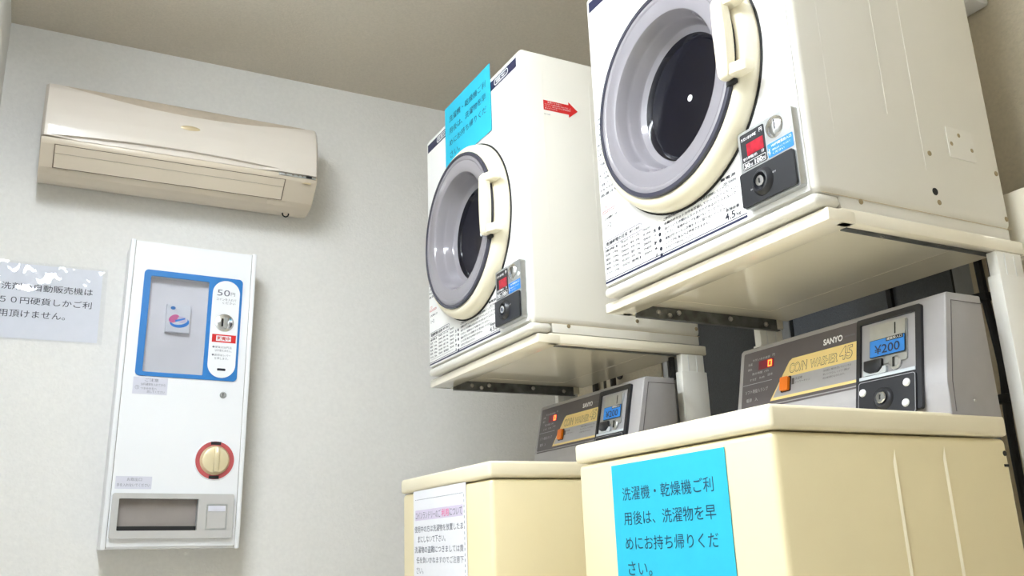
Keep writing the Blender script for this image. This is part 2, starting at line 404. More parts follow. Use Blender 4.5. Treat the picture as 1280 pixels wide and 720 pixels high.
    # coin box
    cb = link('coin_box', F.rrect(U(.138), U(.013), .033, .170, .0012, .0155, .005), 'silver', t)
    C = .0155
    dp = link('display_plate', F.rrect(U(.132), U(.0755), .101, .165, C, C+.0008, .003), 'black_plastic', cb)
    link('led_screen', F.rect(U(.118), U(.079), .1235, .145, C+.0008, C+.0014), 'led_red', cb, smooth=False)
    for q in [('ただいまの金額', U(.129), U(.093), .1525, .1585, .02), ('円', U(.086), U(.079), .154, .161, .02), ('分', U(.086), U(.079), .117, .1225, .02),
         ('残り時間(分)', U(.129), U(.096), .1165, .1225, .02), ('30', U(.1275), U(.1145), .1035, .1115, .03), ('分', U(.1135), U(.1075), .1035, .1085, .02), ('100', U(.103), U(.085), .1035, .1115, .03), ('円', U(.0845), U(.079), .1035, .1085, .02)]: link('display_print', F.texts([q], C+.0012), 'ink_white', cb, smooth=False)
    link('price_outline', frame_mesh(F, rounded(U(.1305), U(.077), .1020, .1140, .001), rounded(U(.1298), U(.0777), .1027, .1133, .0006), C+.0008, C+.0011), 'ink_white', cb, smooth=False)
    link('coin_slot_dome', F.lathe(U(.052), .1485, [(0, C+.0065), (.010, C+.006), (.0165, C+.0035), (.0190, C), (.0190, C-.001)], 32), 'chrome', cb)
    link('coin_slot', F.rect(U(.0475), U(.0455), .141, .157, C+.004, C+.0068), 'rubber', cb, smooth=False)
    link('return_button', F.lathe(U(.0225), .136, [(0, C+.0015), (.0045, C+.0012), (.005, C)], 20), 'white_plastic', cb)
    lb = link('blue_label', F.rrect(U(.0725), U(.0165), .1005, .124, C, C+.0006, .002), 'label_blue', cb, smooth=False)
    link('label_print', F.texts([('↑', U(.0712), U(.0655), .103, .117, .05), ('100円硬貨投入口', U(.063), U(.019), .1165, .1215, .01), ('硬貨はゆっくり入れて', U(.062), U(.022), .1095, .1130), ('ください', U(.062), U(.036), .1035, .1070)], C+.001), 'ink_white', cb, smooth=False)
    link('lock_plate', F.rrect(U(.1385), U(.0165), .0355, .0955, C, C+.0045, .004), 'black_plastic', cb)
    lk = .0195+.0005
    link('key_lock', F.lathe(U(.087), .066, [(.0240, lk-.001), (.0230, lk+.002), (.0175, lk+.008), (.0145, lk+.0085), (.013, lk+.006), (.013, lk)], 36), 'black_plastic', cb)
    link('key_barrel', F.lathe(U(.087), .066, [(0, lk+.0085), (.0085, lk+.008), (.0095, lk+.0065), (.0095, lk)], 28), 'chrome', cb)
    link('keyhole', F.rect(U(.088), U(.086), .062, .070, lk+.008, lk+.0092), 'rubber', cb, smooth=False)
    for q in (('OFF', U(.064), U(.056), .071, .0735), ('ON', U(.116), U(.111), .060, .0625)): link('lock_print', F.texts([q], C+.0049), 'ink_white', cb, smooth=False)
    # right side: seams, screws, plate, knob, sticker
    G = Frame((0, 0, 0), (1, 0, 0), (0, 0, 1), (0, -1, 0))
    link('side_crease', boxes([((.196, -.0006, .190), (.1975, .0001, .66)), ((.272, -.0006, .100), (.2735, .0001, .66)), ((.060, -.0004, .12), (.0606, .0001, .66))]), 'dryer_cream', t)
    link('side_seam', box((.012, -.0005, .0195), (D-.006, .0002, .0203)), 'badge', t, smooth=False)
    pl = link('side_plate', G.rrect(.343, .414, .137, .196, 0, .0014, .003), 'dryer_cream', t)
    scr = [(.097, .016), (.291, .044), (.465, .126), (.469, .039), (.376, .184), (.352, .164), (.406, .160), (.288, .134)]
    for a, b in scr:
        o = link('screw', G.lathe(a, b, [(0, .0022), (.003, .0021), (.0045, .0012), (.0048, 0)], 14), 'screw', t)
    for a, b in scr[:1]: pass
    link('hole_plug', G.lathe(.285, .063, [(0, .0012), (.0062, .0012), (.0068, 0)], 18), 'rubber', t)
    st = link('arrow_sticker', G.poly([(.060, .556), (.132, .556), (.132, .548), (.158, .569), (.132, .590), (.132, .582), (.060, .582)], .0001, .0007), 'sticker_red', t, smooth=False)
    tag(st, 'red arrow sticker pointing to the back')
    link('sticker_print', G.texts([('乾燥フィルター', .072, .112, .5755, .580), ('フィルターの掃除は毎日１回必ず行なって', .063, .138, .5700, .5735), ('ください。目づまりすると乾燥時間が', .063, .138, .5645, .568), ('長くなります。', .063, .100, .559, .5625)], .001), 'ink_white', st, smooth=False)
    link('side_code', G.texts([('CD-S45', .060, .078, .543, .5465)], .0006), 'ink_grey', t, smooth=False)
    return t
d0 = make_dryer()
d0.location = (0, 0, .4986+Z0)
tag(d0, 'nearer cream coin dryer, cut off by the top edge of the picture', 'dryer', 'coin dryers on stands')
d1 = copy_tree(d0); d1.location = (-.062, .792, .4743+Z0)
tag(d1, 'farther cream coin dryer with a blue notice stuck over its top edge', 'dryer', 'coin dryers on stands')

# ------------------------------------------------------------------ dryer stands (local: same origin as the dryer, z = 0 at tray top)
def make_stand(zfloor, clip):
    t = thing('dryer_stand', 's', 'stand')
    x0, x1, ya, yb = .017, .500, -.003, .613
    zb = -.025
    bm = bmesh.new()
    add_box(bm, (x0+.04, ya+.02, -.0045), (x1+.012, yb-.02, -.0003))
    add_box(bm, (x0, ya, zb), (x0+.060, yb, -.004), .003)
    add_box(bm, (x0+.03, ya+.0005, zb), (x1, ya+.022, -.0005), .004)
    add_box(bm, (x0+.03, yb-.022, zb), (x1, yb-.0005, -.0005), .004)
    tr = link('tray', bm_done(bm), 'stand_cream', t)
    link('pressed_rib', boxes([((x0+.10, ya+.075, -.0050), (x1-.09, ya+.080, -.0043)), ((x0+.10, yb-.080, -.0050), (x1-.09, yb-.075, -.0043)), ((x0+.10, ya+.080, -.0050), (x0+.105, yb-.080, -.0043)), ((x1-.095, ya+.08, -.0050), (x1-.09, yb-.08, -.0043))]), 'stand_cream', t)
    for side in (0, 1):
        yin = ya+.022 if side == 0 else yb-.022
        sg = 1 if side == 0 else -1
        dz = .0075 if side == 0 else 0
        bm = bmesh.new()
        add_box(bm, (x0+.0601, min(yin, yin+sg*.003), zb-.006+dz), (.475, max(yin, yin+sg*.003), -.0046))
        add_box(bm, (x0+.0601, min(yin, yin+sg*.012), zb-.008+dz), (.475, max(yin, yin+sg*.012), zb-.0058+dz))
        br = link('bracket', bm_done(bm), 'galvanised', t, smooth=False)
        for xx, zz in ((.135, -.017), (.19, -.014), (.165, -.022), (.335, -.015), (.44, -.019)):
            link('bolt', lathe([(0, .0055), (.0035, .005), (.0055, .0035), (.006, 0)], (xx, yin+sg*.003, zz), (0, sg, 0), 6), 'bolt', br)
        # post with a wider lower sleeve
        py = 0.0 if side == 0 else yb-.024
        bm = bmesh.new()
        add_box(bm, (.421, py, -.105), (.490, py+.020, zb), .002)
        po = link('post', bm_done(bm), 'stand_grey', t)
        link('sleeve', box((.416, py-.003, -zfloor+.006), (.494, py+.022, -.068), .002), 'stand_grey', po)
        link('foot', box((.405, py-.012, -zfloor), (.500, py+.042, -zfloor+.012), .002), 'rubber', po)
        for xa in (.440, .466): link('groove', box((xa, py-.0008, -.068), (xa+.002, py+.0002, zb-.004)), 'white_plastic', po, smooth=False)
        if clip and side == 0: link('clip', box((.408, py+.024, -.085), (.420, py+.036, -.028), .002), 'rubber', po)
    return t
s0 = make_stand(.4986+Z0, False); s0.location = (0, 0, .4986+Z0)
tag(s0, 'cream stand with posts carrying the nearer dryer', 'stand', 'dryer stands')
s1 = make_stand(.4743+Z0, True); s1.location = (-.062, .800, .4743+Z0)
tag(s1, 'cream stand with posts carrying the farther dryer', 'stand', 'dryer stands')

# ------------------------------------------------------------------ coin washer (local: x back from lid front, y left, z from floor)
def make_washer():
    t = thing('coin_washer', 'w', 'washer')
    DW, WW, ZL, TL = .507, .504, .884, .0345
    link('body', box((.004, .004, .035), (DW-.002, WW-.004, ZL-TL-.002), .010, 3), 'washer_cream', t)
    link('lid', box((0, 0, ZL-TL), (DW, WW, ZL), .007, 3), 'washer_lid_cream', t)
    for yy in (.06, WW-.06):
        for xx in (.06, DW-.06):
            link('foot', lathe([(0, .036), (.022, .036), (.026, 0), (0, 0)], (xx, yy, 0), (0, 0, 1), 20), 'rubber', t)
    for xx, zt_ in ((.236, .806), (.347, .812)):
        bm = bmesh.new()
        add_prism(bm, [(xx-.003, .0042, .10), (xx, .0008, .12), (xx+.003, .0042, .10)], (0, 0, zt_-.10))
        link('side_rib', bm_done(bm), 'washer_lid_cream', t)
    link('vent_slot', lathe([(0, .001), (.0042, .001), (.0042, 0)], (.494, .004, .823), (0, -1, 0), 14), 'rubber', t)
    link('vent_slot', box((.488, .003, .802), (.499, .0045, .806)), 'rubber', t, smooth=False)
    # control panel box at the back of the lid (coordinates given in x measured from lid front)
    X = .150
    prof = [(.228+X, ZL-.004), (.231+X, .933), (.262+X, 1.078), (.268+X, 1.084), (.352+X, 1.084), (.352+X, ZL-.004)]
    cp = link('control_panel', prism([(a, .001, b) for a, b in prof], (0, .487, 0), .003), 'panel_grey', t)
    tl = Vector((.031, 0, .145)).normalized(); nn = Vector((-tl.z, 0, tl.x))
    F = Frame((.231+X, .488, .933), (0, -1, 0), tl, nn)
    k = 1/tl.z
    U = lambda y: .488-y
    V = lambda z: (z+Z0-.933)*k
    sv = [(.240+X, .886), (.243+X, .934), (.2735+X, 1.070)]
    bm = bmesh.new()
    for (xa, za), (xb, zb_) in zip(sv, sv[1:]):
        add_prism(bm, [(xa, .0002, za), (xa+.0009, .0002, za), (xb+.0009, .0002, zb_), (xb, .0002, zb_)], (0, .0010, 0))
    link('side_seam', bm_done(bm), 'panel_taupe', cp, smooth=False)
    link('top_seam', box((.2735+X, .0002, 1.0695), (.351+X, .0012, 1.0703)), 'panel_taupe', cp, smooth=False)
    link('rear_flange', box((.351+X, .004, 1.050), (.353+X, .484, 1.0835)), 'panel_grey', cp, smooth=False)
    link('face_plate', F.rrect(U(.476), U(.1775), V(.258), V(.373), 0, .0012, .004), 'panel_taupe', cp, smooth=False)
    link('plate_line', boxes([]) if False else F.rect(U(.474), U(.392), V(.3055), V(.3065), .0012, .0015), 'panel_silver', cp, smooth=False)
    link('lower_line', F.rect(U(.476), U(.1775), V(.2525), V(.2555), 0, .0008), 'panel_taupe', cp, smooth=False)
    # yellow plate with grey field
    link('yellow_plate', F.poly([(U(.394), V(.263)), (U(.1778), V(.263)), (U(.1778), V(.338)), (U(.338), V(.338)), (U(.346), V(.333))], .0012, .0019), 'panel_yellow', cp, smooth=False)
    link('grey_field', F.poly([(U(.386), V(.268)), (U(.1778), V(.268)), (U(.1778), V(.3035)), (U(.364), V(.3035))], .0019, .0022), 'panel_silver', cp, smooth=False)
    b = link('button', F.rrect(U(.363), U(.342), V(.2765), V(.3025), .0022, .0085, .003), 'button_orange', cp)
    link('button_well', F.rrect(U(.3655), U(.3385), V(.2745), V(.3040), .0021, .0026, .003), 'rubber', cp, smooth=False)
    T = .0023
    link('logo_text', F.texts([('SANYO', U(.259), U(.213), V(.3455), V(.3575), .035)], T), 'ink_white', cp, smooth=False)
    link('model_text', F.texts([('ASW-45CJ', U(.208), U(.185), V(.3495), V(.3535))], T), 'ink_grey', cp, smooth=False)
    big = [('CO/N', U(.344), U(.298), V(.309), V(.328)), ('WASHER', U(.290), U(.224), V(.309), V(.326)), ('45', U(.220), U(.1890), V(.309), V(.3345))]
    link('title_outline', F.texts([b_+(.035, .12) for b_ in big], .0023), 'panel_taupe', cp, smooth=False)
    link('title_fill', F.texts([(s, a+.0012, c-.0012, d+.0012, e-.0012, .005, .12) for s, a, c, d, e in big], .0026), 'panel_yellow', cp, smooth=False)
    link('field_text', F.texts([('洗濯槽', U(.328), U(.310), V(.2935), V(.2985)), ('シャワーキャン', U(.328), U(.290), V(.2865), V(.2910)), ('■', U(.337), U(.330), V(.286), V(.298), .02),
         ('洗濯前に槽内を洗いたいときは', U(.258), U(.192), V(.2955), V(.2995)), ('押してください。シャワー運転が', U(.258), U(.196), V(.2885), V(.2925)), ('約30秒間行なわれます。', U(.258), U(.206), V(.2815), V(.2855))], .0026), 'panel_taupe', cp, smooth=False)
    link('panel_text', F.texts([('ただいまの金額', U(.449), U(.400), V(.3525), V(.3575)), ('円', U(.393), U(.387), V(.3535), V(.3590)), ('洗濯', U(.462), U(.450), V(.345), V(.350)), ('脱水', U(.462), U(.450), V(.3345), V(.3395)),
         ('残り時間', U(.449), U(.420), V(.324), V(.329)), ('(分)', U(.414), U(.402), V(.324), V(.329)), ('すすぎ', U(.455), U(.436), V(.3125), V(.3175)), ('ため', U(.428), U(.413), V(.3135), V(.3180)), ('注水', U(.405), U(.390), V(.3155), V(.3205)),
         ('ソフト剤投入ランプ', U(.466), U(.402), V(.2865), V(.2945)), ('電源　入', U(.462), U(.430), V(.270), V(.277))], .0016), 'ink_pale', cp, smooth=False)
    link('led_screen', F.rect(U(.431), U(.388), V(.332), V(.350), .0012, .0018), 'led_dark', cp, smooth=False)
    bm = bmesh.new()
    a0, a1, v0, v1, s_ = U(.4045), U(.3940), V(.3345), V(.3475), .0022
    for r in ((a0, a1, v0, v0+s_), (a0, a1, v1-s_, v1), (a0, a0+s_, v0+s_, v1-s_), (a1-s_, a1, v0+s_, v1-s_)): F.add_rect(bm, *r, .0018, .0023)
    link('led_digit', bm_done(bm), 'led_digit', cp, smooth=False)
    # coin unit: black bezel, clear cover, plate, slot, price sticker, return chute, lock box
    link('coin_bezel', frame_mesh(F, rounded(U(.177), U(.043), V(.196), V(.372), .004), rounded(U(.169), U(.054), V(.264), V(.362), .002), .0, .0065), 'black_plastic', cp, smooth=False)
    link('coin_recess', F.rect(U(.169), U(.054), V(.264), V(.362), .0012, .0020), 'panel_silver', cp, smooth=False)
    link('coin_plate', F.rrect(U(.149), U(.072), V(.283), V(.356), .0020, .0050, .004), 'silver', cp)
    link('coin_slot_plate', F.rrect(U(.108), U(.074), V(.326), V(.3545), .0050, .0068, .003), 'silver', cp)
    link('coin_slot', F.rect(U(.0955), U(.0930), V(.331), V(.351), .0066, .0072), 'rubber', cp, smooth=False)
    link('price_border', F.rrect(U(.147), U(.0735), V(.2965), V(.3275), .0069, .0074, .002), 'rubber', cp, smooth=False)
    ps = link('price_sticker', F.rrect(U(.146), U(.0745), V(.2975), V(.3265), .0074, .0078, .0015), 'sticker_blue', cp, smooth=False)
    link('price_tab', F.rect(U(.112), U(.077), V(.3205), V(.3275), .0078, .0080), 'black_plastic', cp, smooth=False)
    link('price_text', F.texts([('¥200', U(.136), U(.084), V(.3010), V(.3170), .008)], .0082), 'navy', cp, smooth=False)
    link('tab_text', F.texts([('硬貨投入口', U(.110), U(.079), V(.3215), V(.3265), .01)], .0084), 'ink_white', cp, smooth=False)
    link('return_chute', F.poly([(U(.158), V(.2755)), (U(.146), V(.270)), (U(.128), V(.270)), (U(.120), V(.278)), (U(.120), V(.293)), (U(.158), V(.293))], .0030, .0110, .002), 'black_plastic', cp)
    link('chute_cover', F.rrect(U(.161), U(.113), V(.267), V(.279), .0020, .0075, .003), 'clear_plastic', cp)
    link('return_lever', F.lathe(U(.096), V(.2815), [(0, .0080), (.009, .0075), (.012, .0050), (.012, .002)], 24), 'silver', cp)
    link('lever_slot', F.rect(U(.0985), U(.0945), V(.2735), V(.290), .0078, .0088), 'rubber', cp, smooth=False)
    link('clear_lip', F.rect(U(.169), U(.054), V(.2605), V(.266), .0050, .0078), 'clear_plastic', cp, smooth=False)
    FL = Frame(F.p(0, 0, -.0060), F.u, F.v, F.n)
    lb = link('lock_box', FL.rrect(U(.170), U(.052), V(.190), V(.2575), .0125, .0150, .005), 'black_plastic', cp)
    link('lock_outline', frame_mesh(FL, rounded(U(.169), U(.053), V(.190), V(.2565), .005), rounded(U(.1682), U(.0538), V(.191), V(.2557), .0045), .0150, .0155), 'panel_silver', cp, smooth=False)
    for y, z in ((.160, .238), (.070, .2415), (.072, .208), (.158, .204)):
        link('lock_screw', FL.lathe(U(y), V(z), [(0, .0185), (.005, .0178), (.0068, .0160), (.007, .015)], 18), 'white_plastic', cp)
    link('lock_collar', FL.lathe(U(.116), V(.222), [(.0200, .0150), (.0185, .0180), (.0150, .0200), (.0110, .0195), (.0110, .015)], 32), 'black_plastic', cp)
    link('key_barrel', FL.lathe(U(.116), V(.222), [(0, .0245), (.0085, .0240), (.0100, .0225), (.0100, .015)], 28), 'chrome', cp)
    link('keyhole', FL.rect(U(.117), U(.115), V(.218), V(.226), .0240, .0250), 'rubber', cp, smooth=False)
    # power lead side screw
    link('panel_screw', lathe([(0, .0012), (.0025, .001), (.003, 0)], (.290+X, .001, .905), (0, -1, 0), 12), 'bolt', cp)
    return t
w0 = make_washer(); w0.location = (-.150, -.002, 0)
tag(w0, 'nearer yellowish cream coin washer with a blue notice on its front', 'washer', 'coin washers below the dryers')
w1 = copy_tree(w0); w1.location = (-.184, .781, -.003+.003)
tag(w1, 'farther yellowish cream coin washer with a white notice on its front', 'washer', 'coin washers below the dryers')

# ------------------------------------------------------------------ notices
def notice(name, label, cat, O, u, n, w_, h_, paper, rot=0.0, rotaxis=None, group=None):
    t = thing(name, label, cat, O, group)
    F = Frame((0, 0, 0), u, (0, 0, 1), n)
    return t, F
def blue_notice(label, x, yl, ztop, w_, h_, tilt=0.0):
    t = thing('paper_notice', label, 'notice', (x, yl, ztop), 'blue paper notices')
    t.rotation_euler = (tilt, 0, 0)
    F = Frame((0, 0, 0), (0, -1, 0), (0, 0, 1), (-1, 0, 0))
    link('paper', F.rect(0, w_, -h_, 0, 0, .0006), 'paper_blue', t, smooth=False)
    L = ['洗濯機・乾燥機ご利', '用後は、洗濯物を早', 'めにお持ち帰りくだ', 'さい。']
    it = []
    for i, s in enumerate(L):
        a0 = .028; a1 = .028+.232*len(s)/9.0 - (.010 if i == 3 else 0)
        zc = -h_*(.240+.192*i); hh = .0106*h_/.2
        it.append((s, a0+(.003 if i == 3 else 0), a1, zc-hh, zc+hh))
    for q in it: link('text_line', F.texts([q], .0010), 'ink_notice', t, smooth=False)
    return t
blue_notice('bright blue paper notice on the front of the nearer washer', -.1475, .389, .1355+Z0, .290, .205, 0.0)
blue_notice('blue paper notice stuck across the top edge of the farther dryer', -.0655, 1.232, 1.223+Z0, .286, .190, 0.0)
# white notice on the farther washer
t = thing('paper_notice', 'white paper notice with dashed border on the farther washer', 'notice', (-.1815, 1.204, .1495+Z0))
F = Frame((0, 0, 0), (0, -1, 0), (0, 0, 1), (-1, 0, 0)); w_, h_ = .302, .212
link('paper', F.rect(0, w_, -h_, 0, 0, .0006), 'paper_white', t, smooth=False)
link('highlight', F.rect(.012, .285, -.070, -.046, .0006, .0008), 'highlight_lilac', t, smooth=False)
for q in (('コインランドリーのご', .015, .165, -.067, -.050), ('について', .214, .282, -.067, -.050)): link('title_text', F.texts([q], .0012), 'ink_grey', t, smooth=False)
link('red_text', F.texts([('利用', .170, .210, -.067, -.050, .02)], .0012), 'pink', t, smooth=False)
LN = [('使用中の方は洗濯物を放置したま', .008, .285), ('まにしないで下さい。', .028, .190), ('洗濯物の盗難につきましては責', .008, .285), ('任を負いかねますのでご注意下', .018, .285), ('さい。', .018, .060)]
for i, (s, a, b) in enumerate(LN): link('text_line', F.texts([(s, a, b, -.098-.0235*i, -.083-.0235*i)], .0012), 'ink_grey', t, smooth=False)
bm = bmesh.new()
for i in range(26):
    for zz in (-.022, -.2045):
        F.add_rect(bm, .012+i*.0107, .018+i*.0107, zz, zz+.0012, .0006, .001)
for i in range(16):
    F.add_rect(bm, .291, .2922, -.20+i*.0113, -.194+i*.0113, .0006, .001)
link('dashed_border', bm_done(bm), 'ink_grey', t, smooth=False)
# filmed sheet on the wall
t = thing('wall_notice', 'film-covered white sheet on the wall left of the dispenser', 'notice', (-1.165, WY, .855+Z0))
F = Frame((0, 0, 0), (1, 0, 0), (0, 0, 1), (0, -1, 0))
link('paper', F.rect(.008, .285, -.226, -.006, 0, .0006), 'paper_white', t, smooth=False)
bm = bmesh.new(); NX, NZ = 60, 44
fw, fh = .298, .232
def wrinkle(i, j):
    k = max(0, 1-j/16.0)
    return .0036+k*(.0012*math.sin(i*.30+j*.42)+.0011*math.sin(j*.55-i*.17)+.0003*math.sin(i*.9))+.0003*math.sin(i*.2+j*.15)
g = [[bm.verts.new(F.p(fw*i/NX, -fh*j/NZ, wrinkle(i, j))) for j in range(NZ+1)] for i in range(NX+1)]
for i in range(NX):
    for j in range(NZ): bm.faces.new((g[i][j], g[i][j+1], g[i+1][j+1], g[i+1][j]))
fm = bpy.data.meshes.new('m'); bm.to_mesh(fm); bm.free()
FILM = fm; FILM_T = t
LN = [('洗剤の自動販売機は', .025, .262), ('５０円硬貨しかご利', .025, .262), ('用頂けません。', .025, .195)]
for i, (s, a, b) in enumerate(LN): link('text_line', F.texts([(s, a, b, -.085-.040*i, -.064-.040*i)], .0008), 'ink', t, smooth=False)

# ------------------------------------------------------------------ air conditioner
AX0, AX1 = -1.083, -.292
ac = thing('air_conditioner', 'cream wall-mounted air conditioner with a closed louvre', 'air conditioner', ((AX0+AX1)/2, WY, 1.04+Z0))
L = (AX1-AX0)/2
def yprof(z):   # distance from wall (negative y) for the front cover, z above bottom
    pts = [(.128, -.214), (.16, -.216), (.20, -.213), (.25, -.204), (.285, -.194), (.302, -.182), (.310, -.165)]
    for (za, ya), (zb, yb) in zip(pts, pts[1:]):
        if z <= zb: return ya+(yb-ya)*(z-za)/(zb-za)
    return pts[-1][1]
def lens(u, a, b):
    if u <= a or u >= b: return 0
    q = (u-a)/(b-a); return 1-(2*q-1)**2
bm = bmesh.new(); NU = 96
grid = []
for i in range(NU+1):
    u = i/NU; x = -L+2*L*u
    edge = min(u, 1-u)*2*L
    rnd = .012*max(0, 1-edge/.012)**2
    l1, l2 = lens(u, .06, .95), lens(u, .03, .84)
    s1 = .300-.034*l1; s2 = .131+.005*u+.013*l2
    rec = .010*min(1, l2*3)
    rows = [(.128+(s2-.128)*j/5, rec) for j in range(6)] + [(s2+.0004+(s1-s2-.0004)*j/30, 0) for j in range(31)] + [(s1+.0002, None)]+[(s1+(.310-s1)*j/6, None) for j in range(1, 7)]
    col = []
    for z, rc in rows:
        y = yprof(z)+rnd
        if rc is None: y = max(y, yprof(s1)+rnd+(z-s1)*.62) if l1 > 0 else y
        else: y += rc
        col.append(bm.verts.new((x, min(y, -.02), z)))
    grid.append(col)
NV = len(grid[0])-1
for i in range(NU):
    for j in range(NV): bm.faces.new((grid[i][j], grid[i+1][j], grid[i+1][j+1], grid[i][j+1]))
# close the cover back to the body
for i in range(NU):
    a, b = grid[i][0], grid[i+1][0]
    bm.faces.new((b, a, bm.verts.new((a.co.x, -.15, a.co.z)), bm.verts.new((b.co.x, -.15, b.co.z))))
    a, b = grid[i][NV], grid[i+1][NV]
    bm.faces.new((a, b, bm.verts.new((b.co.x, -.06, b.co.z+.002)), bm.verts.new((a.co.x, -.06, a.co.z+.002))))
for c in (grid[0], grid[NU]):
    for j in range(NV):
        a, b = c[j], c[j+1]
        bm.faces.new((a, b, bm.verts.new((b.co.x, -.06, b.co.z)), bm.verts.new((a.co.x, -.06, a.co.z))))
bmesh.ops.remove_doubles(bm, verts=bm.verts, dist=1e-5)
cov = bm_done(bm)
link('front_cover', cov, 'ac_cream', ac, angle=40)
cov.materials.append(MATS['ac_scoop'])  # darker tone for the scooped band along the cover's top
for p_ in cov.polygons:
    u_ = (p_.center.x+L)/(2*L)
    if p_.center.z > .300-.034*lens(u_, .06, .95)+.0005 and lens(u_, .06, .95) > .01 and p_.center.z < .3101 and p_.center.y < -.10: p_.material_index = 1
lo = [(-.001, .062), (-.001, .308), (-.150, .308), (-.150, .132), (-.208, .126), (-.2065, .116), (-.203, .108), (-.152, .0560), (-.132, .0445), (-.095, .0380), (-.066, .0400), (-.02, .056)]
cut = None
lower = link('lower_body', prism([(-L+.002, y, z) for y, z in lo], (2*L-.004, 0, 0), .003), 'ac_lower', ac)
# louvre plates on the sloping underside, one above the other, with dark surround
def slope(z):
    for (ya, za), (yb, zb) in zip(lo[4:9], lo[5:10]):
        if zb <= z <= za: return ya+(yb-ya)*(za-z)/(za-zb)
def strip(x0, x1, za, zb, out, th=.0015):
    ya, yb = slope(za), slope(zb)
    nrm = Vector((0, -(za-zb), -(yb-ya))).normalized()*1.0
    if nrm.y > 0: nrm = -nrm
    P = [Vector((x0, ya, za)), Vector((x1, ya, za)), Vector((x1, yb, zb)), Vector((x0, yb, zb))]
    return prism([p+nrm*out for p in P], nrm*th, 0)
la, lb_ = -L+.040, L-.105
link('louvre_gap', strip(la-.003, lb_+.003, .1085, .0565, .0006, .0014), 'ac_line', ac, smooth=False)
link('louvre_blade', strip(la, lb_, .1070, .0900, .0, .004), 'ac_lower', ac, smooth=False)
link('louvre_blade', strip(la, lb_, .0890, .0585, .0, .004), 'ac_lower', ac, smooth=False)
ds = link('display_strip', box((L-.125, -.2125, .118), (L-.008, -.206, .1255), .002), 'silver', ac)
link('receiver', box((L-.040, -.2135, .1185), (L-.022, -.2115, .1252)), 'rubber', ds, smooth=False)
for q in (-.108, -.085, -.068, -.055):
    link('indicator', box((L+q, -.2132, .1205), (L+q+.006, -.2115, .1235)), 'ac_line', ds, smooth=False)
bd = link('badge', lathe([(0, .0018), (.8, .0016), (1, 0)], (0, 0, 0), (0, -1, 0), 32), 'badge', ac)
bd.scale = (.028, 1, .0085); bd.location = (0, yprof(.222)-.0002, .222)
link('maker_mark', box((-L+.038, yprof(.150)-.0006, .1475), (-L+.052, yprof(.15)+.001, .1515)), 'badge', ac, smooth=False)
Fac = Frame((0, -.2045, .104), (1, 0, 0), (0, 0, 1), (0, -1, 0))
link('printed_mark', Fac.poly([(L-.052, -.003), (L-.024, -.003), (L-.022, .002), (L-.040, .002)], -.001, .0014), 'badge', ac, smooth=False)
for xx in (-L+.025, L-.145):
    link('release_tab', strip(xx, xx+.055, .0540, .0455, .0003, .0012), 'ac_lower', ac, smooth=False)
link('drain_ring', tube([(L-.072+.010*math.cos(a_), -.090, .036+.010*math.sin(a_)) for a_ in [math.pi*2*k_/16 for k_ in range(17)]], .0022, 8), 'rubber', ac)

# ------------------------------------------------------------------ detergent dispenser on the wall
VF = 1.80
vm = thing('detergent_dispenser', 'tall white wall-mounted detergent vending box with blue framed window', 'vending machine', (-.654, WY, .040+Z0), rot=(0, math.radians(1.0), 0))
vx = lambda x: x+.654+.0085       # photo-plane x to local
vz = lambda z: z-.040
Vw, Vh = .181, .877
dy = -(WY-VF)
V_ = Frame((0, dy, 0), (1, 0, 0), (0, 0, 1), (0, -1, 0))
wn = (-.133, .040, .485, .769)        # window opening, local x0, x1, z0, z1
wn = (-.118, .046, .486, .770)
bm = bmesh.new(); add_box(bm, (-Vw+.002, dy+.006, .002), (Vw-.002, 0, Vh-.002), .003)
case = bm_done(bm)
case = boolean(case, box((wn[0]-.002, dy-.02, wn[2]-.002), (wn[1]+.002, dy+.0275, wn[3]+.002)))
case = boolean(case, box((-.148, dy-.02, .047), (.062, dy+.06, .136)))
link('case', case, 'vend_white', vm)
for s_ in (-1, 1):
    link('side_rail', box((min(s_*Vw, s_*(Vw-.013)), dy-.003, 0), (max(s_*Vw, s_*(Vw-.013)), dy+.02, Vh), .003), 'vend_white', vm)
# door leaf with window and tray openings
door = V_.rect(-Vw+.0145, Vw-.0145, .008, Vh-.004, -.006, .0)
door = boolean(door, box((wn[0], dy-.03, wn[2]), (wn[1], dy+.03, wn[3])))
door = boolean(door, box((-.146, dy-.03, .049), (.060, dy+.03, .134)))
dr = link('door', door, 'vend_white', vm, smooth=False)
link('door_gap', boxes([((-Vw+.0128, dy+.001, .004), (-Vw+.0150, dy+.0065, Vh-.003)), ((Vw-.0150, dy+.001, .004), (Vw-.0128, dy+.0065, Vh-.003))]), 'vend_dark', vm, smooth=False)
k_ = 8
link('blue_frame', frame_mesh(V_, rounded(-.137, .144, .474, .788, .012, k_), rounded(wn[0], wn[1], wn[2], wn[3], .004, k_), 0, .003), 'vend_blue', dr, smooth=False)
# compartment behind the window
wb = dy+.024
link('compartment', boxes([((wn[0]-.002, wb, wn[2]-.002), (wn[1]+.002, wb+.003, wn[3]+.002))]), 'vend_inner', vm, smooth=False)
pane_m = bpy.data.materials.new('window_clear'); pane_m.use_nodes = True
nt = pane_m.node_tree; nt.nodes.clear(); out = nt.nodes.new('ShaderNodeOutputMaterial'); tr_ = nt.nodes.new('ShaderNodeBsdfTransparent'); gl = nt.nodes.new('ShaderNodeBsdfGlossy'); mx = nt.nodes.new('ShaderNodeMixShader'); fz = nt.nodes.new('ShaderNodeFresnel')
gl.inputs['Roughness'].default_value = .03; fz.inputs['IOR'].default_value = 1.45
nz = nt.nodes.new('ShaderNodeTexNoise'); rp = nt.nodes.new('ShaderNodeValToRGB'); rp.color_ramp.elements[0].color = (.93, .94, .95, 1); rp.color_ramp.elements[1].color = (.97, .97, .98, 1)
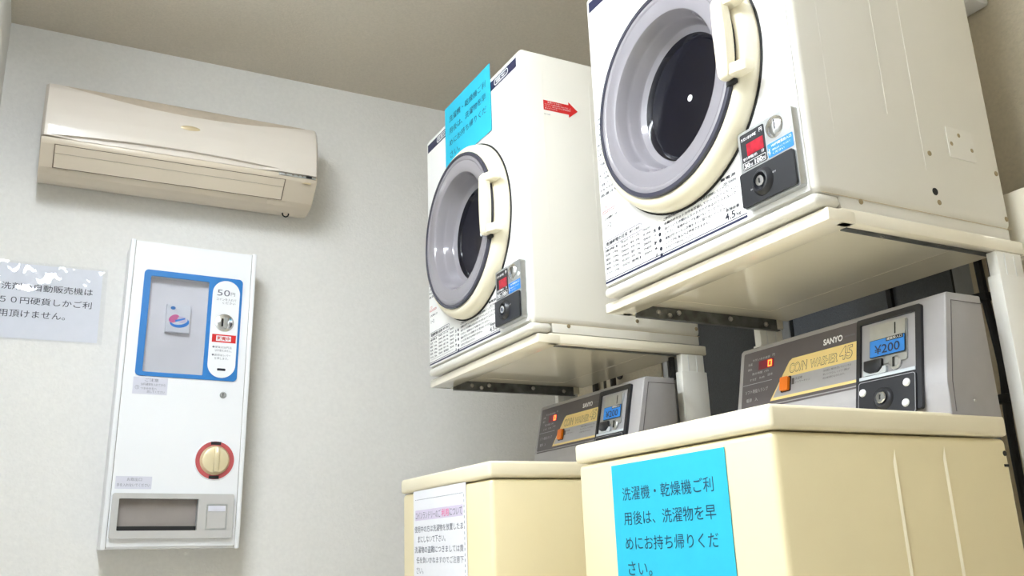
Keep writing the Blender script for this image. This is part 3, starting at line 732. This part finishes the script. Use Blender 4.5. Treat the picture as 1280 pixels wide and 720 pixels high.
nt.links.new(nz.outputs['Fac'], rp.inputs[0]); nt.links.new(rp.outputs[0], tr_.inputs[0])
nt.links.new(fz.outputs[0], mx.inputs[0]); nt.links.new(tr_.outputs[0], mx.inputs[1]); nt.links.new(gl.outputs[0], mx.inputs[2]); nt.links.new(mx.outputs[0], out.inputs[0])
MATS['window_clear'] = pane_m
link('film_cover', FILM, 'window_clear', FILM_T)
link('window_pane', box((wn[0]+.0005, dy+.0005, wn[2]+.0005), (wn[1]-.0005, dy+.0030, wn[3]-.0005)), 'window_clear', dr, smooth=False)
# capsule-shaped coin plate
cp_ = link('coin_plate', V_.rrect(.0575, .137, .482, .779, .003, .0045, .0395, 10), 'vend_white', dr, smooth=False)
cx = .0975
link('coin_dial', V_.lathe(cx, .648, [(0, .009), (.020, .0085), (.0265, .006), (.0275, .0045), (.0275, .003)], 36), 'chrome', cp_)
link('coin_slot', V_.rect(cx-.003, cx+.008, .632, .664, .0085, .0105, .001), 'silver', cp_, smooth=False)
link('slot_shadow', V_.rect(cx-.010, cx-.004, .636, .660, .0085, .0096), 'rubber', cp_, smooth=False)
link('price_text', V_.texts([('50', cx-.027, cx+.010, .731, .750), ('円', cx+.013, cx+.025, .733, .744), ('コインを入れて', cx-.028, cx+.030, .716, .724), ('ください', cx-.010, cx+.028, .706, .713)], .0050), 'ink_grey', cp_, smooth=False)
link('red_label', V_.rect(cx-.033, cx+.036, .588, .612, .0045, .0050), 'sticker_red', cp_, smooth=False)
link('label_patch', V_.rect(cx-.021, cx+.022, .592, .608, .0050, .0052), 'paper_white', cp_, smooth=False)
link('label_text', V_.texts([('販売中', cx-.018, cx+.019, .594, .606, .03)], .0056), 'ink_red', cp_, smooth=False)
link('guide_text', V_.texts([('●硬貨は50円玉', cx-.030, cx+.026, .570, .577), ('以外使えません。', cx-.022, cx+.026, .560, .567), ('●返却はレバー', cx-.030, cx+.024, .546, .553), ('を押します。', cx-.022, cx+.018, .536, .543)], .0050), 'ink_grey', cp_, smooth=False)
link('maker_mark', V_.rrect(cx-.012, cx+.012, .503, .510, .0045, .0050, .002), 'ink', cp_, smooth=False)
# caution label, lock, knob, second label
lb = link('caution_label', V_.rect(-.139, -.047, .422, .470, 0, .0008), 'label_lilac', dr, smooth=False)
link('caution_text', V_.texts([('ご注意', -.108, -.072, .458, .467), ('50円硬貨を入れてから', -.118, -.053, .446, .454), ('つまみを右へ', -.118, -.075, .435, .442), ('回してください', -.100, -.053, .426, .433), ('①', -.133, -.122, .435, .446)], .0013), 'ink_grey', lb, smooth=False)
lk = link('door_lock', V_.lathe(.1085, .432, [(0, .006), (.006, .006), (.008, .004), (.0095, .002), (.0095, 0)], 24), 'silver', dr)
link('lock_slot', V_.rect(.1065, .1085, .427, .437, .0055, .0066), 'rubber', lk, smooth=False)
kx, kz = .098, .243
link('dial_back', V_.lathe(kx, kz, [(0, .0022), (.0555, .0022), (.0570, 0)], 48), 'vend_white', dr)
link('dial_ring', V_.lathe(kx, kz, [(.042, .0022), (.042, .0032), (.0535, .0032), (.0535, .0022)], 48), 'ring_red', dr)
for s_ in (-1, 1): link('dial_mark', V_.rect(kx-.014, kx+.014, kz+s_*.048-.0045, kz+s_*.048+.0045, .0032, .0037), 'black_plastic', dr, smooth=False)
kb = link('knob', V_.lathe(kx, kz, [(0, .016), (.030, .0155), (.036, .0135), (.038, .009), (.041, .004), (.042, .0022)], 48), 'knob_cream', dr)
link('knob_grip', V_.rect(kx-.006, kx+.008, kz-.034, kz+.034, .0150, .0270, .003), 'knob_cream', kb)
link('knob_pointer', V_.rect(kx-.001, kx+.003, kz+.020, kz+.034, .0268, .0276), 'ink_white', kb, smooth=False)
lb = link('usage_label', V_.rect(-.159, -.066, .160, .194, 0, .0008), 'label_lilac', dr, smooth=False)
link('usage_text', V_.texts([('お取出口', -.130, -.092, .181, .190), ('手を入れないでください', -.155, -.070, .166, .175)], .0013), 'ink_grey', lb, smooth=False)
# dispensing tray
fr_ = link('tray_frame', frame_mesh(V_, rounded(-.163, .157, .028, .148, .006, k_), rounded(-.146, .060, .049, .134, .003, k_), -.001, .014), 'vend_tray', dr, smooth=False)
link('tray_face', V_.rect(.060, .152, .040, .142, 0, .010), 'vend_tray', fr_, smooth=False)
link('tray_flap', box((-.146, dy+.012, .060), (.060, dy+.016, .134)), 'vend_dark', vm, smooth=False)
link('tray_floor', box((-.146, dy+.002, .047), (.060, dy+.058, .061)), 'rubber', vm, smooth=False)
link('return_cup', frame_mesh(V_, rounded(.082, .140, .050, .120, .003, k_), rounded(.086, .136, .054, .116, .002, k_), .010, .0145), 'silver', fr_, smooth=False)
link('return_flap', V_.rect(.087, .135, .100, .1155, .0102, .0160, .001), 'label_lilac', fr_)
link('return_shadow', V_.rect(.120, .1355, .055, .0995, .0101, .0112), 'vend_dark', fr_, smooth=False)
# sample pack standing in the window
pk = thing('detergent_pack', 'small white, blue and pink sample detergent pack in the dispenser window', 'detergent box', (0, 0, 0))
pk.parent = None
pk.matrix_world = Matrix.Translation((-.654, WY, .040+Z0)) @ Matrix.Rotation(math.radians(1.0), 4, 'Y')
px0, px1, pz0, pz1 = -.066, .001, .610, .694
link('carton', box((px0, wb-.016, pz0), (px1, wb-.0004, pz1), .001), 'paper_white', pk, smooth=False)
K = Frame((0, wb-.016, 0), (1, 0, 0), (0, 0, 1), (0, -1, 0))
def ell(cx_, cz_, rx, rz, rot=0, n=28):
    return [(cx_+rx*math.cos(a)*math.cos(rot)-rz*math.sin(a)*math.sin(rot), cz_+rx*math.cos(a)*math.sin(rot)+rz*math.sin(a)*math.cos(rot)) for a in [2*math.pi*i/n for i in range(n)]]
link('print_blue', K.poly(ell(-.028, .640, .027, .016, .12), .0002, .0006), 'sticker_blue', pk, smooth=False)
link('print_white', K.poly(ell(-.029, .645, .023, .012, .2), .0006, .0009), 'paper_white', pk, smooth=False)
link('print_pink', K.poly(ell(-.044, .650, .016, .011, .6), .0009, .0012), 'pink', pk, smooth=False)
link('print_pink', K.poly(ell(-.022, .648, .013, .010, -.3), .0012, .0014), 'highlight_lilac', pk, smooth=False)
link('print_strokes', boxes([]) if False else K.poly([(-.040, .640), (-.014, .650), (-.013, .655), (-.041, .646)], .0014, .0016), 'sticker_blue', pk, smooth=False)
link('print_dot', K.poly(ell(-.049, .682, .007, .005), .0002, .0006), 'vend_blue', pk, smooth=False)

# ------------------------------------------------------------------ pipes and leads on the machine wall
def pipe(name, label, cat, pts, r, m_='pipe_dark', clips=(), k=5):
    t = thing(name, label, cat, (pts[-1][0], pts[-1][1], min(p[2] for p in pts)), None)
    o = Vector(t.location)
    link('run', tube([Vector(p)-o for p in smooth_path(pts, k)], r, 10), m_, t)
    for c in clips:
        c = Vector(c)-o
        link('clip', box((c.x-.010, c.y-.016, c.z-.009), (WX-o.x, c.y+.020, c.z+.009), .003), 'rubber', t)
    return t
xw_ = WX-.016
pipe('power_lead', 'thick black lead clipped to the wall beside the nearer post', 'cable', [(xw_, .225, 1.45), (xw_, .222, 1.2), (xw_, .212, 1.03), (xw_, .220, .9), (xw_, .218, .6), (xw_, .21, .05)], .0085, 'rubber', [(xw_, .228, .476+Z0), (xw_, .222, .261+Z0)])
pipe('power_lead', 'thin grey lead running beside the thick black one', 'cable', [(xw_, .192, 1.45), (xw_, .196, 1.2), (xw_, .190, 1.0), (xw_, .188, .8), (xw_, .19, .05)], .006, 'pipe_dark')
pipe('water_pipe', 'dark upright pipe on the wall behind the farther washer', 'pipe', [(xw_, 1.705, 1.9), (xw_, 1.705, 1.2), (xw_, 1.705, .05)], .011)
t = thing('water_tap', 'dark branched tap pipe behind the farther washer', 'tap', (WX-.03, 1.575, 1.05))
bm = bmesh.new(); add_tube(bm, [(0, 0, 0), (0, 0, .21)], .010); link('riser', bm_done(bm), 'pipe_dark', t)
link('branch', tube([(0, .006, .21), (0, -.115, .215)], .008), 'pipe_dark', t)
link('wall_flange', lathe([(0, .004), (.018, .004), (.018, 0), (0, 0)], (.03, 0, .21), (-1, 0, 0), 20), 'pipe_dark', t)
pipe('hose', 'thin slanting dark hose left of the branched tap', 'hose', [(WX-.02, 1.64, 1.275), (WX-.03, 1.625, 1.22), (WX-.05, 1.60, 1.16), (WX-.06, 1.59, .9)], .005)
pipe('hose', 'thin dark hose hanging from the tap branch', 'hose', [(WX-.055, 1.520, 1.30), (WX-.055, 1.535, 1.24), (WX-.06, 1.550, 1.16), (WX-.065, 1.545, .9)], .005)
# white plastic box high on the machine wall
t = thing('junction_box', 'white plastic box on the wall behind the nearer dryer', 'box', (WX, .130, 1.10+Z0))
link('housing', box((-.06, -.035, 0), (0, .04, .10), .008), 'white_plastic', t)
link('cover', box((-.066, -.028, .010), (-.06, .033, .092), .002), 'white_plastic', t)

# cream casing on the machine wall just behind the nearer dryer
t = thing('wall_casing', 'cream box on the wall low behind the nearer dryer', 'box', (WX, 0, .470+Z0))
link('housing', box((-.205, -.06, 0), (0, .034, .132), .004), 'stand_cream', t)
link('cover', box((-.209, -.054, .006), (-.205, .028, .126), .001), 'stand_cream', t)
